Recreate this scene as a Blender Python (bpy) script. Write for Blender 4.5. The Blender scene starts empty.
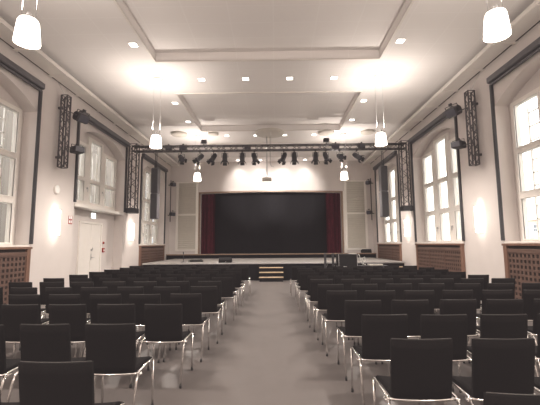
import bpy, math, random
from mathutils import Vector, Matrix, Euler
random.seed(7)
COL = bpy.context.scene.collection
SC = bpy.context.scene

# ------------------------------------------------------------------ dimensions
XL, XR = -6.0, 5.5            # side walls
CX = -0.2                     # room axis
YB, YS = -3.0, 20.9           # wall behind the viewer, stage wall
ZC = 6.2                      # ceiling
D = 0.35                      # niche depth
BAYS = [7.18, 12.72, 18.1]
BH = 1.80                     # half width of a bay
SILL = 1.5

# ------------------------------------------------------------------ materials
def newmat(name):
    m = bpy.data.materials.new(name); m.use_nodes = True
    nt = m.node_tree
    return m, nt, nt.nodes['Principled BSDF']

def mat(name, col, rough=0.6, metal=0.0, noise=0.0, scale=8.0, bump=0.0, bscale=60.0, spec=0.5):
    m, nt, b = newmat(name)
    b.inputs['Roughness'].default_value = rough
    b.inputs['Metallic'].default_value = metal
    b.inputs['Specular IOR Level'].default_value = spec
    tc = nt.nodes.new('ShaderNodeTexCoord')
    n = nt.nodes.new('ShaderNodeTexNoise'); n.inputs['Scale'].default_value = scale
    n.inputs['Detail'].default_value = 3
    nt.links.new(tc.outputs['Object'], n.inputs['Vector'])
    r = nt.nodes.new('ShaderNodeValToRGB')
    r.color_ramp.elements[0].position = 0.3; r.color_ramp.elements[1].position = 0.7
    r.color_ramp.elements[0].color = tuple(max(0, c * (1 - noise)) for c in col) + (1,)
    r.color_ramp.elements[1].color = tuple(min(1, c * (1 + noise)) for c in col) + (1,)
    nt.links.new(n.outputs['Fac'], r.inputs['Fac'])
    nt.links.new(r.outputs['Color'], b.inputs['Base Color'])
    if bump:
        n2 = nt.nodes.new('ShaderNodeTexNoise'); n2.inputs['Scale'].default_value = bscale
        nt.links.new(tc.outputs['Object'], n2.inputs['Vector'])
        bp = nt.nodes.new('ShaderNodeBump'); bp.inputs['Strength'].default_value = bump
        bp.inputs['Distance'].default_value = 0.01
        nt.links.new(n2.outputs['Fac'], bp.inputs['Height'])
        nt.links.new(bp.outputs['Normal'], b.inputs['Normal'])
    return m

def emat(name, col, strength):
    m, nt, b = newmat(name)
    b.inputs['Base Color'].default_value = tuple(col) + (1,)
    b.inputs['Emission Color'].default_value = tuple(col) + (1,)
    b.inputs['Emission Strength'].default_value = strength
    return m

def wood(name, c1, c2, axis='Z', rough=0.45):
    m, nt, b = newmat(name)
    b.inputs['Roughness'].default_value = rough
    tc = nt.nodes.new('ShaderNodeTexCoord'); mp = nt.nodes.new('ShaderNodeMapping')
    s = {'X': (1, 14, 14), 'Y': (14, 1, 14), 'Z': (14, 14, 1)}[axis]
    mp.inputs['Scale'].default_value = s
    n = nt.nodes.new('ShaderNodeTexNoise'); n.inputs['Scale'].default_value = 1.6; n.inputs['Detail'].default_value = 5
    r = nt.nodes.new('ShaderNodeValToRGB')
    r.color_ramp.elements[0].position = 0.3; r.color_ramp.elements[1].position = 0.7
    r.color_ramp.elements[0].color = c1 + (1,); r.color_ramp.elements[1].color = c2 + (1,)
    nt.links.new(tc.outputs['Object'], mp.inputs['Vector']); nt.links.new(mp.outputs['Vector'], n.inputs['Vector'])
    nt.links.new(n.outputs['Fac'], r.inputs['Fac']); nt.links.new(r.outputs['Color'], b.inputs['Base Color'])
    return m

def ceiling_mat():
    m, nt, b = newmat('ceiling_plaster')
    b.inputs['Roughness'].default_value = 0.85
    tc = nt.nodes.new('ShaderNodeTexCoord')
    br = nt.nodes.new('ShaderNodeTexBrick')
    br.offset = 0.0; br.inputs['Scale'].default_value = 1.0
    br.inputs['Mortar Size'].default_value = 0.018; br.inputs['Mortar Smooth'].default_value = 0.6
    br.inputs['Brick Width'].default_value = 0.96; br.inputs['Row Height'].default_value = 0.6
    br.inputs['Color1'].default_value = (0.84, 0.80, 0.78, 1); br.inputs['Color2'].default_value = (0.85, 0.81, 0.79, 1)
    br.inputs['Mortar'].default_value = (0.87, 0.835, 0.815, 1)
    nt.links.new(tc.outputs['Object'], br.inputs['Vector'])
    nt.links.new(br.outputs['Color'], b.inputs['Base Color'])
    return m

def glass_mat():
    m = bpy.data.materials.new('window_glass'); m.use_nodes = True
    nt = m.node_tree; nt.nodes.clear()
    o = nt.nodes.new('ShaderNodeOutputMaterial'); mx = nt.nodes.new('ShaderNodeMixShader')
    t = nt.nodes.new('ShaderNodeBsdfTransparent'); t.inputs['Color'].default_value = (0.95, 0.97, 0.96, 1)
    g = nt.nodes.new('ShaderNodeBsdfGlossy'); g.inputs['Roughness'].default_value = 0.03
    mx.inputs['Fac'].default_value = 0.09; nt.links.new(t.outputs[0], mx.inputs[1])
    nt.links.new(g.outputs[0], mx.inputs[2]); nt.links.new(mx.outputs[0], o.inputs['Surface'])
    return m

def sheer_mat():
    m = bpy.data.materials.new('sheer_fabric'); m.use_nodes = True
    nt = m.node_tree; nt.nodes.clear()
    o = nt.nodes.new('ShaderNodeOutputMaterial'); mx = nt.nodes.new('ShaderNodeMixShader')
    tr = nt.nodes.new('ShaderNodeBsdfTranslucent'); tr.inputs['Color'].default_value = (0.80, 0.72, 0.52, 1)
    t = nt.nodes.new('ShaderNodeBsdfTransparent')
    n = nt.nodes.new('ShaderNodeTexNoise'); n.inputs['Scale'].default_value = 20
    r = nt.nodes.new('ShaderNodeMapRange'); r.inputs['To Min'].default_value = 0.25; r.inputs['To Max'].default_value = 0.45
    nt.links.new(n.outputs['Fac'], r.inputs['Value']); nt.links.new(r.outputs['Result'], mx.inputs['Fac'])
    nt.links.new(tr.outputs[0], mx.inputs[1]); nt.links.new(t.outputs[0], mx.inputs[2])
    nt.links.new(mx.outputs[0], o.inputs['Surface'])
    return m

M = {}
M['wall'] = mat('wall_plaster', (0.655, 0.60, 0.575), 0.85, noise=0.02, scale=2.5, bump=0.15, bscale=90)
M['ceil'] = ceiling_mat()
M['white'] = mat('white_paint', (0.80, 0.755, 0.71), 0.5, noise=0.015, scale=5)
M['floor'] = mat('grey_linoleum', (0.135, 0.118, 0.112), 0.45, noise=0.05, scale=2.5, bump=0.03, bscale=40)
M['black_fabric'] = mat('black_fabric', (0.012, 0.0105, 0.0105), 0.95, noise=0.15, scale=120, bump=0.2, bscale=600, spec=0.12)
M['chair_shell'] = mat('dark_shell_edge', (0.06, 0.054, 0.05), 0.5, noise=0.1, scale=40)
M['chrome'] = mat('chrome_tube', (0.78, 0.76, 0.74), 0.16, 1.0, noise=0.03, scale=30)
M['rubber'] = mat('black_rubber', (0.02, 0.02, 0.02), 0.7, noise=0.1, scale=60)
M['black_metal'] = mat('black_metal', (0.045, 0.043, 0.048), 0.5, 0.2, noise=0.12, scale=30)
M['truss'] = mat('dark_truss_metal', (0.11, 0.10, 0.105), 0.5, 0.3, noise=0.12, scale=25)  # truss tone lightened, haze veil put into the colour
M['blind'] = mat('blind_dark_grey', (0.10, 0.095, 0.103), 0.5, noise=0.08, scale=12)  # grey raised so the colour carries the haze as well
M['alu'] = mat('brushed_aluminium', (0.55, 0.54, 0.54), 0.35, 0.8, noise=0.05, scale=30)
M['wood'] = wood('panel_wood', (0.10, 0.058, 0.045), (0.15, 0.09, 0.07), 'Y')
M['wood_light'] = wood('panel_wood_frame', (0.17, 0.09, 0.062), (0.24, 0.135, 0.095), 'Z')
M['wood_edge'] = wood('pale_step_wood', (0.52, 0.38, 0.25), (0.66, 0.50, 0.35), 'X')
M['wood_brown'] = wood('brown_edge_wood', (0.22, 0.14, 0.10), (0.30, 0.20, 0.14), 'X')
M['shade_back'] = mat('cavity_shade', (0.045, 0.032, 0.027), 0.9, noise=0.1, scale=10)  # dark tone stands for the shade inside gaps and hollows
M['black_velvet'] = mat('black_stage_cloth', (0.017, 0.016, 0.018), 0.95, noise=0.1, scale=8, spec=0.05)
M['red_velvet'] = mat('red_stage_velvet', (0.085, 0.010, 0.020), 0.85, noise=0.2, scale=6, spec=0.2)
M['louver'] = mat('louver_grille_paint', (0.60, 0.555, 0.50), 0.7, noise=0.03, scale=6)
M['platform'] = mat('pale_platform_board', (0.27, 0.25, 0.235), 0.6, noise=0.12, scale=6)
M['red_sign'] = mat('red_sign_plastic', (0.32, 0.04, 0.03), 0.5, noise=0.05, scale=20)
M['sign_white'] = mat('sign_white', (0.85, 0.85, 0.83), 0.5, noise=0.02, scale=20)
M['green_sign'] = emat('exit_sign_green', (0.10, 0.62, 0.36), 1.0)
M['exit_white'] = emat('exit_sign_lit_panel', (0.93, 1.0, 0.97), 2.6)
M['shade'] = emat('lit_opal_glass', (1.0, 0.90, 0.80), 4.5)
M['sconce'] = emat('lit_wall_lamp_glass', (1.0, 0.91, 0.80), 5.0)
M['downlight'] = emat('lit_downlight_panel', (1.0, 0.95, 0.88), 5.0)
M['lens'] = mat('lamp_lens', (0.10, 0.10, 0.12), 0.1, noise=0.05, scale=10)
M['glass'] = glass_mat()
M['sheer'] = sheer_mat()
M['facade'] = mat('outside_render', (0.17, 0.145, 0.125), 0.9, noise=0.1, scale=0.6)
M['facade_pale'] = mat('outside_render_pale', (0.50, 0.44, 0.32), 0.9, noise=0.06, scale=0.6)
M['ground'] = mat('outside_paving', (0.35, 0.34, 0.32), 0.9, noise=0.1, scale=1.0)
M['dark_glass'] = mat('dark_window_glass', (0.05, 0.06, 0.08), 0.15, noise=0.1, scale=1)
M['black_box'] = mat('matt_black_board', (0.018, 0.017, 0.018), 0.8, noise=0.1, scale=12, spec=0.15)
M['paper'] = mat('white_paper', (0.8, 0.79, 0.76), 0.7, noise=0.02, scale=10)

# ------------------------------------------------------------------ mesh builder
class MB:
    def __init__(s): s.v = []; s.f = []; s.sm = []
    def quad(s, a, b, c, d):
        n = len(s.v); s.v += [tuple(a), tuple(b), tuple(c), tuple(d)]; s.f.append((n, n+1, n+2, n+3)); s.sm.append(False)
    def poly(s, pts):
        n = len(s.v); s.v += [tuple(p) for p in pts]; s.f.append(tuple(range(n, n+len(pts)))); s.sm.append(False)
    def box(s, x0, x1, y0, y1, z0, z1, mtx=None):
        P = [Vector(p) for p in ((x0,y0,z0),(x1,y0,z0),(x1,y1,z0),(x0,y1,z0),(x0,y0,z1),(x1,y0,z1),(x1,y1,z1),(x0,y1,z1))]
        if mtx is not None: P = [mtx @ p for p in P]
        n = len(s.v); s.v += [tuple(p) for p in P]
        for q in ((0,3,2,1),(4,5,6,7),(0,1,5,4),(1,2,6,5),(2,3,7,6),(3,0,4,7)):
            s.f.append(tuple(n+i for i in q)); s.sm.append(False)
    def bbox(s, x0, x1, y0, y1, z0, z1, b=0.01, mtx=None):
        """box with chamfered edges"""
        c = [(x0+x1)/2, (y0+y1)/2, (z0+z1)/2]; h = [(x1-x0)/2, (y1-y0)/2, (z1-z0)/2]
        b = min(b, min(h)*0.9); idx = {}; n0 = len(s.v)
        for sx in (-1,1):
            for sy in (-1,1):
                for sz in (-1,1):
                    for ax in range(3):
                        p = [sx*h[0], sy*h[1], sz*h[2]]
                        for k, sg in enumerate((sx,sy,sz)):
                            if k != ax: p[k] -= sg*b
                        p = Vector((p[0]+c[0], p[1]+c[1], p[2]+c[2]))
                        if mtx is not None: p = mtx @ p
                        idx[(sx,sy,sz,ax)] = len(s.v); s.v.append(tuple(p))
        def add(l): s.f.append(tuple(l)); s.sm.append(False)
        for ax in range(3):
            o = [k for k in range(3) if k != ax]
            for sg in (-1,1):
                l = []
                for a, bb in ((-1,-1),(1,-1),(1,1),(-1,1)):
                    k = [0,0,0]; k[ax] = sg; k[o[0]] = a; k[o[1]] = bb; l.append(idx[(*k, ax)])
                add(l if (sg == 1) == (ax != 1) else l[::-1])
        for ax in range(3):
            o = [k for k in range(3) if k != ax]
            for a in (-1,1):
                for bb in (-1,1):
                    k0 = [0,0,0]; k1 = [0,0,0]
                    k0[ax] = -1; k1[ax] = 1
                    for k in (k0, k1): k[o[0]] = a; k[o[1]] = bb
                    add([idx[(*k0,o[0])], idx[(*k1,o[0])], idx[(*k1,o[1])], idx[(*k0,o[1])]])
        for sx in (-1,1):
            for sy in (-1,1):
                for sz in (-1,1): add([idx[(sx,sy,sz,a)] for a in range(3)])
    def tube(s, pts, r, n=8, cap=True):
        pts = [Vector(p) for p in pts]; rr = r if isinstance(r, (list, tuple)) else [r]*len(pts)
        t0 = (pts[1]-pts[0]).normalized()
        u = t0.orthogonal().normalized(); rings = []
        for i, p in enumerate(pts):
            if i == 0: t = t0
            elif i == len(pts)-1: t = (pts[i]-pts[i-1]).normalized()
            else: t = ((pts[i]-pts[i-1]).normalized() + (pts[i+1]-pts[i]).normalized()).normalized()
            u = (u - t*u.dot(t)).normalized(); w = t.cross(u)
            base = len(s.v); rings.append(base)
            for k in range(n):
                a = 2*math.pi*k/n; s.v.append(tuple(p + (u*math.cos(a) + w*math.sin(a))*rr[i]))
        for i in range(len(pts)-1):
            a, b = rings[i], rings[i+1]
            for k in range(n):
                s.f.append((a+k, a+(k+1)%n, b+(k+1)%n, b+k)); s.sm.append(True)
        if cap:
            s.f.append(tuple(rings[0]+k for k in reversed(range(n)))); s.sm.append(False)
            s.f.append(tuple(rings[-1]+k for k in range(n))); s.sm.append(False)
    def lathe(s, prof, c=(0,0,0), n=20, mtx=None, cap0=False, cap1=False):
        base = len(s.v)
        for (r, z) in prof:
            for k in range(n):
                a = 2*math.pi*k/n; p = Vector((c[0]+r*math.cos(a), c[1]+r*math.sin(a), c[2]+z))
                if mtx is not None: p = mtx @ p
                s.v.append(tuple(p))
        for i in range(len(prof)-1):
            for k in range(n):
                a = base+i*n; b = a+n
                s.f.append((a+k, a+(k+1)%n, b+(k+1)%n, b+k)); s.sm.append(True)
        if cap0: s.f.append(tuple(base+k for k in reversed(range(n)))); s.sm.append(False)
        if cap1:
            b = base+(len(prof)-1)*n; s.f.append(tuple(b+k for k in range(n))); s.sm.append(False)
    def build(s, name, material, parent=None, loc=None):
        me = bpy.data.meshes.new(name); me.from_pydata(s.v, [], s.f); me.update()
        for p, sm in zip(me.polygons, s.sm): p.use_smooth = sm
        me.materials.append(material)
        o = bpy.data.objects.new(name, me); COL.objects.link(o)
        if parent is not None: o.parent = parent
        if loc is not None: o.location = loc
        return o

def tag(o, label=None, cat=None, group=None, kind=None):
    if label: o['label'] = label
    if cat: o['category'] = cat
    if group: o['group'] = group
    if kind: o['kind'] = kind
    return o
def empty(name, loc=(0,0,0), rz=0.0, label=None, cat=None, group=None, kind=None):
    o = bpy.data.objects.new(name, None); o.empty_display_size = 0.1; COL.objects.link(o)
    o.location = loc; o.rotation_euler = (0,0,rz)
    return tag(o, label, cat, group, kind)
def boxpart(name, m, parent, *dims, b=0.0, mtx=None):
    x = MB()
    x.bbox(*dims, b=b, mtx=mtx) if b else x.box(*dims, mtx=mtx)
    return x.build(name, m, parent)
def dup(root, loc=None, rot=None):
    r = root.copy(); COL.objects.link(r)
    if loc is not None: r.location = loc
    if rot is not None: r.rotation_euler = rot
    for ch in list(root.children):
        c = ch.copy(); COL.objects.link(c); c.parent = r
        for g in list(ch.children):
            d = g.copy(); COL.objects.link(d); d.parent = c
    return r

# ------------------------------------------------------------------ side walls with arched niches
def arch(y, c): return 5.33 - 0.48*((y-c)/BH)**2
def wall_side(name, X, left):
    m = MB(); out = -1 if left else 1; XB = X + out*D
    NS = 16
    edges = [YB]
    for c in BAYS: edges += [c-BH, c+BH]
    edges.append(YS)
    for k in range(0, len(edges), 2):                       # piers
        m.quad((X,edges[k],0),(X,edges[k+1],0),(X,edges[k+1],ZC+0.3),(X,edges[k],ZC+0.3))
    for bi, c in enumerate(BAYS):
        door = left and bi == 1
        low = 0.0 if door else SILL-0.02
        if not door: m.quad((X,c-BH,0),(X,c+BH,0),(X,c+BH,low),(X,c-BH,low))
        ys = [c-BH+2*BH*i/NS for i in range(NS+1)]
        for a, b in zip(ys, ys[1:]):
            m.quad((X,a,arch(a,c)),(X,b,arch(b,c)),(X,b,ZC+0.3),(X,a,ZC+0.3))
            m.quad((X,a,arch(a,c)),(XB,a,arch(a,c)),(XB,b,arch(b,c)),(X,b,arch(b,c)))     # soffit
        for y in (c-BH, c+BH): m.quad((X,y,low),(XB,y,low),(XB,y,arch(y,c)),(X,y,arch(y,c)))
        if not door: m.quad((X,c-BH,low),(X,c+BH,low),(XB,c+BH,low),(XB,c-BH,low))
        # back of the niche around the window
        wb = 2.75 if door else SILL-0.02
        cuts = [-BH,-1.68,-0.555,0.555,1.68,BH]
        for j in range(5):
            a, b = c+cuts[j], c+cuts[j+1]
            n = 6
            for i in range(n):
                p, q = a+(b-a)*i/n, a+(b-a)*(i+1)/n
                zl = {0: wb, 4: wb, 1: 4.86, 3: 4.86, 2: 5.16}[j]
                m.quad((XB,p,zl),(XB,q,zl),(XB,q,arch(q,c)),(XB,p,arch(p,c)))
        if door:                                            # wall around the double door
            d0, d1 = 11.87, 13.43
            m.quad((XB,c-BH,0),(XB,d0,0),(XB,d0,2.75),(XB,c-BH,2.75))
            m.quad((XB,d1,0),(XB,c+BH,0),(XB,c+BH,2.75),(XB,d1,2.75))
            m.quad((XB,d0,2.28),(XB,d1,2.28),(XB,d1,2.75),(XB,d0,2.75))
    o = m.build(name, M['wall']); tag(o, kind='structure')
    return o
wall_side('wall_left', XL, True)
wall_side('wall_right', XR, False)

# floor, wall behind the viewer
fl = MB(); fl.quad((XL-D,YB,0),(XR+D,YB,0),(XR+D,YS+4,0),(XL-D,YS+4,0)); tag(fl.build('floor', M['floor']), kind='structure')
wr = MB(); wr.quad((XL,YB,0),(XR,YB,0),(XR,YB,ZC+0.3),(XL,YB,ZC+0.3)); tag(wr.build('wall_rear', M['wall']), kind='structure')

# stage wall with the proscenium opening
PX0, PX1, PZ0, PZ1 = -4.25, 3.75, 0.96, 4.36
def proz(x): return PZ1 + 0.07*(1-((x-(PX0+PX1)/2)/((PX1-PX0)/2))**2)
ws = MB()
ws.quad((XL,YS,0),(PX0,YS,0),(PX0,YS,ZC+.3),(XL,YS,ZC+.3)); ws.quad((PX1,YS,0),(XR,YS,0),(XR,YS,ZC+.3),(PX1,YS,ZC+.3))
for i in range(16):
    a = PX0+(PX1-PX0)*i/16; b = PX0+(PX1-PX0)*(i+1)/16
    ws.quad((a,YS,proz(a)),(b,YS,proz(b)),(b,YS,ZC+.3),(a,YS,ZC+.3))
    ws.quad((a,YS,proz(a)),(a,YS+.3,proz(a)),(b,YS+.3,proz(b)),(b,YS,proz(b)))
for x in (PX0, PX1): ws.quad((x,YS,0),(x,YS+.3,0),(x,YS+.3,PZ1),(x,YS,PZ1))
tag(ws.build('wall_stage', M['wall']), kind='structure')

# ceiling with recessed coffers
COF = [(5.2, 9.05), (11.15, 15.0), (16.9, 19.7)]
CO0, CO1, ZR = -3.05, 2.71, 6.42
ce = MB()
ce.quad((XL,YB,ZC),(CO0,YB,ZC),(CO0,YS,ZC),(XL,YS,ZC)); ce.quad((CO1,YB,ZC),(XR,YB,ZC),(XR,YS,ZC),(CO1,YS,ZC))
prev = YB
for a, b in COF:
    ce.quad((CO0,prev,ZC),(CO1,prev,ZC),(CO1,a,ZC),(CO0,a,ZC)); prev = b
    ce.quad((CO0,a,ZR),(CO1,a,ZR),(CO1,b,ZR),(CO0,b,ZR))
    ce.quad((CO0,a,ZC),(CO1,a,ZC),(CO1,a,ZR),(CO0,a,ZR)); ce.quad((CO0,b,ZC),(CO1,b,ZC),(CO1,b,ZR),(CO0,b,ZR))
    ce.quad((CO0,a,ZC),(CO0,b,ZC),(CO0,b,ZR),(CO0,a,ZR)); ce.quad((CO1,a,ZC),(CO1,b,ZC),(CO1,b,ZR),(CO1,a,ZR))
ce.quad((CO0,prev,ZC),(CO1,prev,ZC),(CO1,YS,ZC),(CO0,YS,ZC))
tag(ce.build('ceiling', M['ceil']), kind='structure')
# thin shadow-line frame round each coffer, one downstand band across the hall
for i, (a, b) in enumerate(COF):
    t = MB(); w = 0.05
    t.box(CO0-w,CO0,a-w,b+w,ZC-.025,ZC+.01); t.box(CO1,CO1+w,a-w,b+w,ZC-.025,ZC+.01)
    t.box(CO0,CO1,a-w,a,ZC-.025,ZC+.01); t.box(CO0,CO1,b,b+w,ZC-.025,ZC+.01)
    tag(t.build('trim_%d' % (i+1), M['white']), kind='structure')

# cornice ledges along both side walls
def cornice(name, X, s):
    t = MB()
    x0, x1 = sorted((X+s*0.07, X+s*0.50))
    t.box(x0,x1,YB,YS,5.97,6.02)
    xa, xb = sorted((X+s*0.47, X+s*0.50)); t.box(xa,xb,YB,YS,6.02,6.07)
    y = YB+0.4
    while y < YS-.2:
        xa, xb = sorted((X, X+s*0.50)); t.box(xa,xb,y,y+.10,5.955,5.975); y += 1.32
    tag(t.build(name, M['white']), kind='structure')
    g = MB(); xa, xb = sorted((X, X+s*0.07)); g.box(xa,xb,YB,YS,6.0,6.01)
    tag(g.build('trim_6' if s > 0 else 'trim_7', M['shade_back']), kind='structure')  # dark strip in the ledge gap, its shade put into the colour
cornice('trim_4', XL, 1); cornice('trim_5', XR, -1)

# ------------------------------------------------------------------ windows
wn = 0
def window(X, out, c, zlow, rows, side):
    global wn
    wn += 1
    f0, f1 = X+out*0.30, X+out*0.42
    a0, a1 = sorted((f0, f1))
    w = tag(empty('window_%d' % wn, (0,0,0)), kind='structure')
    fr = MB(); top_s, top_m = 4.86, 5.16
    cols = [(-1.55,-0.74,4.75), (-0.37,0.37,5.05), (0.74,1.55,4.75)]
    # outer posts, mullions
    fr.box(a0,a1,c-1.68,c-1.55,zlow,top_s); fr.box(a0,a1,c+1.55,c+1.68,zlow,top_s)
    fr.box(a0,a1,c-0.74,c-0.37,zlow,top_s); fr.box(a0,a1,c+0.37,c+0.74,zlow,top_s)
    fr.box(a0,a1,c-0.555,c-0.37,top_s,top_m); fr.box(a0,a1,c+0.37,c+0.555,top_s,top_m)
    for (p,q,t) in cols:
        fr.box(a0,a1,c+p,c+q,t,t+.11)
        zs = [zlow]+[r for rr in rows for r in rr][:-1]
        fr.box(a0,a1,c+p,c+q,zlow,rows[0][0])
        for (lo,hi),(lo2,_) in zip(rows, rows[1:]): fr.box(a0,a1,c+p,c+q,hi,lo2)
    # slim raised sash beads round each pane
    bd0, bd1 = sorted((f0-out*0.012, f0+out*0.02))
    for (p,q,t) in cols:
        for i,(lo,hi) in enumerate(rows):
            hi = t if i == len(rows)-1 else hi
            e = 0.035
            fr.box(bd0,bd1,c+p-e,c+p,lo-e,hi+e); fr.box(bd0,bd1,c+q,c+q+e,lo-e,hi+e)
            fr.box(bd0,bd1,c+p,c+q,lo-e,lo); fr.box(bd0,bd1,c+p,c+q,hi,hi+e)
    fr.build('window_frame', M['white'], w)
    # outer casements with glazing bars (box window)
    o0, o1 = sorted((X+out*0.62, X+out*0.66)); ob = MB(); c0, c1 = sorted((X+out*0.36, X+out*0.64))
    for (p,q,t) in cols:
        m_ = (p+q)/2
        for y in (p-.02, q-.03): ob.box(o0,o1,c+y,c+y+.05,zlow,t+.1)
        ob.box(o0,o1,c+m_-.012,c+m_+.012,zlow,t+.1)
        for i,(lo,hi) in enumerate(rows):
            hi = t if i == len(rows)-1 else hi
            for k in range(3): ob.box(o0,o1,c+p,c+q,lo+(hi-lo)*(k+0.5)/3-.012,lo+(hi-lo)*(k+0.5)/3+.012)
            ob.box(o0,o1,c+p,c+q,lo-.06,lo)
    ob.build('outer_casement', M['white'], w)
    for (p,q,t) in cols:
        for i,(lo,hi) in enumerate(rows):
            hi = t if i == len(rows)-1 else hi
            g = MB(); x = X+out*0.36
            g.quad((x,c+p,lo),(x,c+q,lo),(x,c+q,hi),(x,c+p,hi)); g.build('pane', M['glass'], w)
    # window handles on the lower casements
    h = MB()
    for y in (-0.55, 0.55):
        x0, x1 = sorted((f0, f0-out*0.05)); z = rows[0][0]+.45
        h.bbox(x0,x1,c+y-.02,c+y+.02,z-.03,z+.03,b=.008)
        x0, x1 = sorted((f0-out*.035, f0-out*0.055)); h.bbox(x0,x1,c+y-.012,c+y+.012,z-.13,z+.01,b=.005)
    h.build('handle', M['alu'], w)
    # wooden or plaster sill
    s = MB(); s0, s1 = sorted((X-out*0.03, f0)); s.bbox(s0,s1,c-BH+.005,c+BH-.005,zlow-.10 if zlow > 2 else zlow-.05,zlow,b=.008)
    s.build('sill', M['white'], w)
    # gathered sheer strips at the sides of each light
    sh = MB()
    for (p,q,t) in (cols if out > 0 or c > 8 else []):
        for (ya, yb) in ((p, p+0.20*(q-p)),):
            n = 14; x = X+out*0.50
            for k in range(n):
                u0 = c+ya+(yb-ya)*k/n; u1 = c+ya+(yb-ya)*(k+1)/n
                d0 = out*0.025*math.sin(k*1.9); d1 = out*0.025*math.sin((k+1)*1.9)
                sh.quad((x+d0,u0,zlow+.02),(x+d1,u1,zlow+.02),(x+d1,u1,t+.05),(x+d0,u0,t+.05))
    if sh.v: sh.build('sheer_curtain', M['sheer'], w)
ROWS = [(1.56,2.49),(2.66,3.58),(3.72,4.75)]
for c in BAYS: window(XL, -1, c, 2.75 if c == BAYS[1] else SILL, ROWS if c != BAYS[1] else [(2.93,3.60),(3.72,4.75)], 'door side')
for c in BAYS: window(XR, 1, c, SILL, ROWS, 'window side')

# ------------------------------------------------------------------ blackout blinds
def blind(X, s, c, zlow, label, hide_rail=None):
    b = empty('blackout_blind', (X,c,zlow), 0, label, 'blind', 'blackout blinds over the window niches')
    def loc(x0,x1,y0,y1,z0,z1,mb,bev=0.0):
        a, d = sorted((s*x0, s*x1)); mb.bbox(a,d,y0,y1,z0,z1,b=bev) if bev else mb.box(a,d,y0,y1,z0,z1)
    m = MB(); loc(0.0,0.15,-BH-.03,BH+.03,5.44-zlow,5.60-zlow,m,.02); m.build('cassette', M['blind'], b)
    m = MB(); loc(0.02,0.05,-BH+.03,BH-.03,5.405-zlow,5.44-zlow,m); m.build('bottom_bar', M['alu'], b)
    m = MB(); loc(0.055,0.095,-BH+.01,BH-.01,5.375-zlow,5.42-zlow,m); m.build('rolled_fabric', M['blind'], b)
    for e in (-1, 1):
        m = MB(); y0, y1 = sorted((e*(BH-.01), e*(BH+.075))); loc(0.0,0.06,y0,y1,0.02,5.44-zlow,m,.008); m.build('guide_rail', M['black_metal'], b)
for i, c in enumerate(BAYS):
    n = ['first', 'second', 'third'][i]
    blind(XL, 1, c, 2.75 if i == 1 else SILL, 'dark grey blackout blind housing around the %s window niche on the door wall' % n)
    blind(XR, -1, c, SILL, 'dark grey blackout blind housing around the %s window niche opposite the door wall' % n)

# ------------------------------------------------------------------ radiator covers
def cover(X, s, c, label):
    r = empty('radiator_cover', (X,c,0), 0, label, 'radiator cover', 'wooden radiator covers under the windows')
    def bx(m, x0,x1,y0,y1,z0,z1,b=0.0):
        a, d = sorted((s*x0, s*x1)); m.bbox(a,d,y0,y1,z0,z1,b=b) if b else m.box(a,d,y0,y1,z0,z1)
    W_ = BH-.005
    m = MB(); bx(m,-0.02 if False else 0.0,0.085,-W_-.03,W_+.03,1.40,1.452,.006); m.build('top_board', M['wood_light'], r)
    for e in (-1,1):
        m = MB(); y0, y1 = sorted((e*(W_-.13), e*W_)); bx(m,0.0,0.07,y0,y1,0.0,1.40,.005); m.build('end_post', M['wood_light'], r)
    m = MB(); bx(m,0.004,0.02,-W_+.13,W_-.13,0.0,1.40); m.build('shade_board', M['shade_back'], r)  # dark sheet behind the holes, shade of the hollow painted in
    m = MB(); bx(m,0.02,0.06,-W_+.13,W_-.13,0.0,0.13,.004); bx(m,0.02,0.06,-W_+.13,W_-.13,1.24,1.33,.004)
    for e in (-1,1): bx(m,0.02,0.062,e*0.58-.03,e*0.58+.03,0.13,1.24,.004)
    m.build('rail', M['wood'], r)
    # perforated field: every bay of square holes
    g = MB(); P = 0.121
    for (ya,yb) in ((-W_+.13,-0.61),(-0.55,0.55),(0.61,W_-.13)):
        ny = int((yb-ya)/P); nz = int(1.11/P); py = (yb-ya)/ny; pz = 1.11/nz
        x = s*0.045; x2 = s*0.03
        for i in range(ny):
            for j in range(nz):
                y0, z0 = ya+i*py, 0.13+j*pz; y1, z1 = y0+py, z0+pz; h = 0.21
                a, b_, cc, d = y0+py*h, y1-py*h, z0+pz*h, z1-pz*h
                g.quad((x,y0,z0),(x,y1,z0),(x,b_,cc),(x,a,cc)); g.quad((x,y1,z0),(x,y1,z1),(x,b_,d),(x,b_,cc))
                g.quad((x,y1,z1),(x,y0,z1),(x,a,d),(x,b_,d)); g.quad((x,y0,z1),(x,y0,z0),(x,a,cc),(x,a,d))
                g.quad((x,a,cc),(x,b_,cc),(x2,b_,cc),(x2,a,cc)); g.quad((x,a,cc),(x,a,d),(x2,a,d),(x2,a,cc)); g.quad((x,b_,cc),(x,b_,d),(x2,b_,d),(x2,b_,cc))
    g.build('perforated_panel', M['wood'], r)
cover(XL, 1, BAYS[0], 'wooden perforated radiator cover before the door recess on the door wall')
cover(XL, 1, BAYS[2], 'wooden perforated radiator cover beside the stage, past the white double door')
for i, w in enumerate(('under the nearest tall bright window', 'under the second tall bright window', 'under the bright window next to the stage')):
    cover(XR, -1, BAYS[i], 'wooden perforated radiator cover ' + w)

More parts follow.
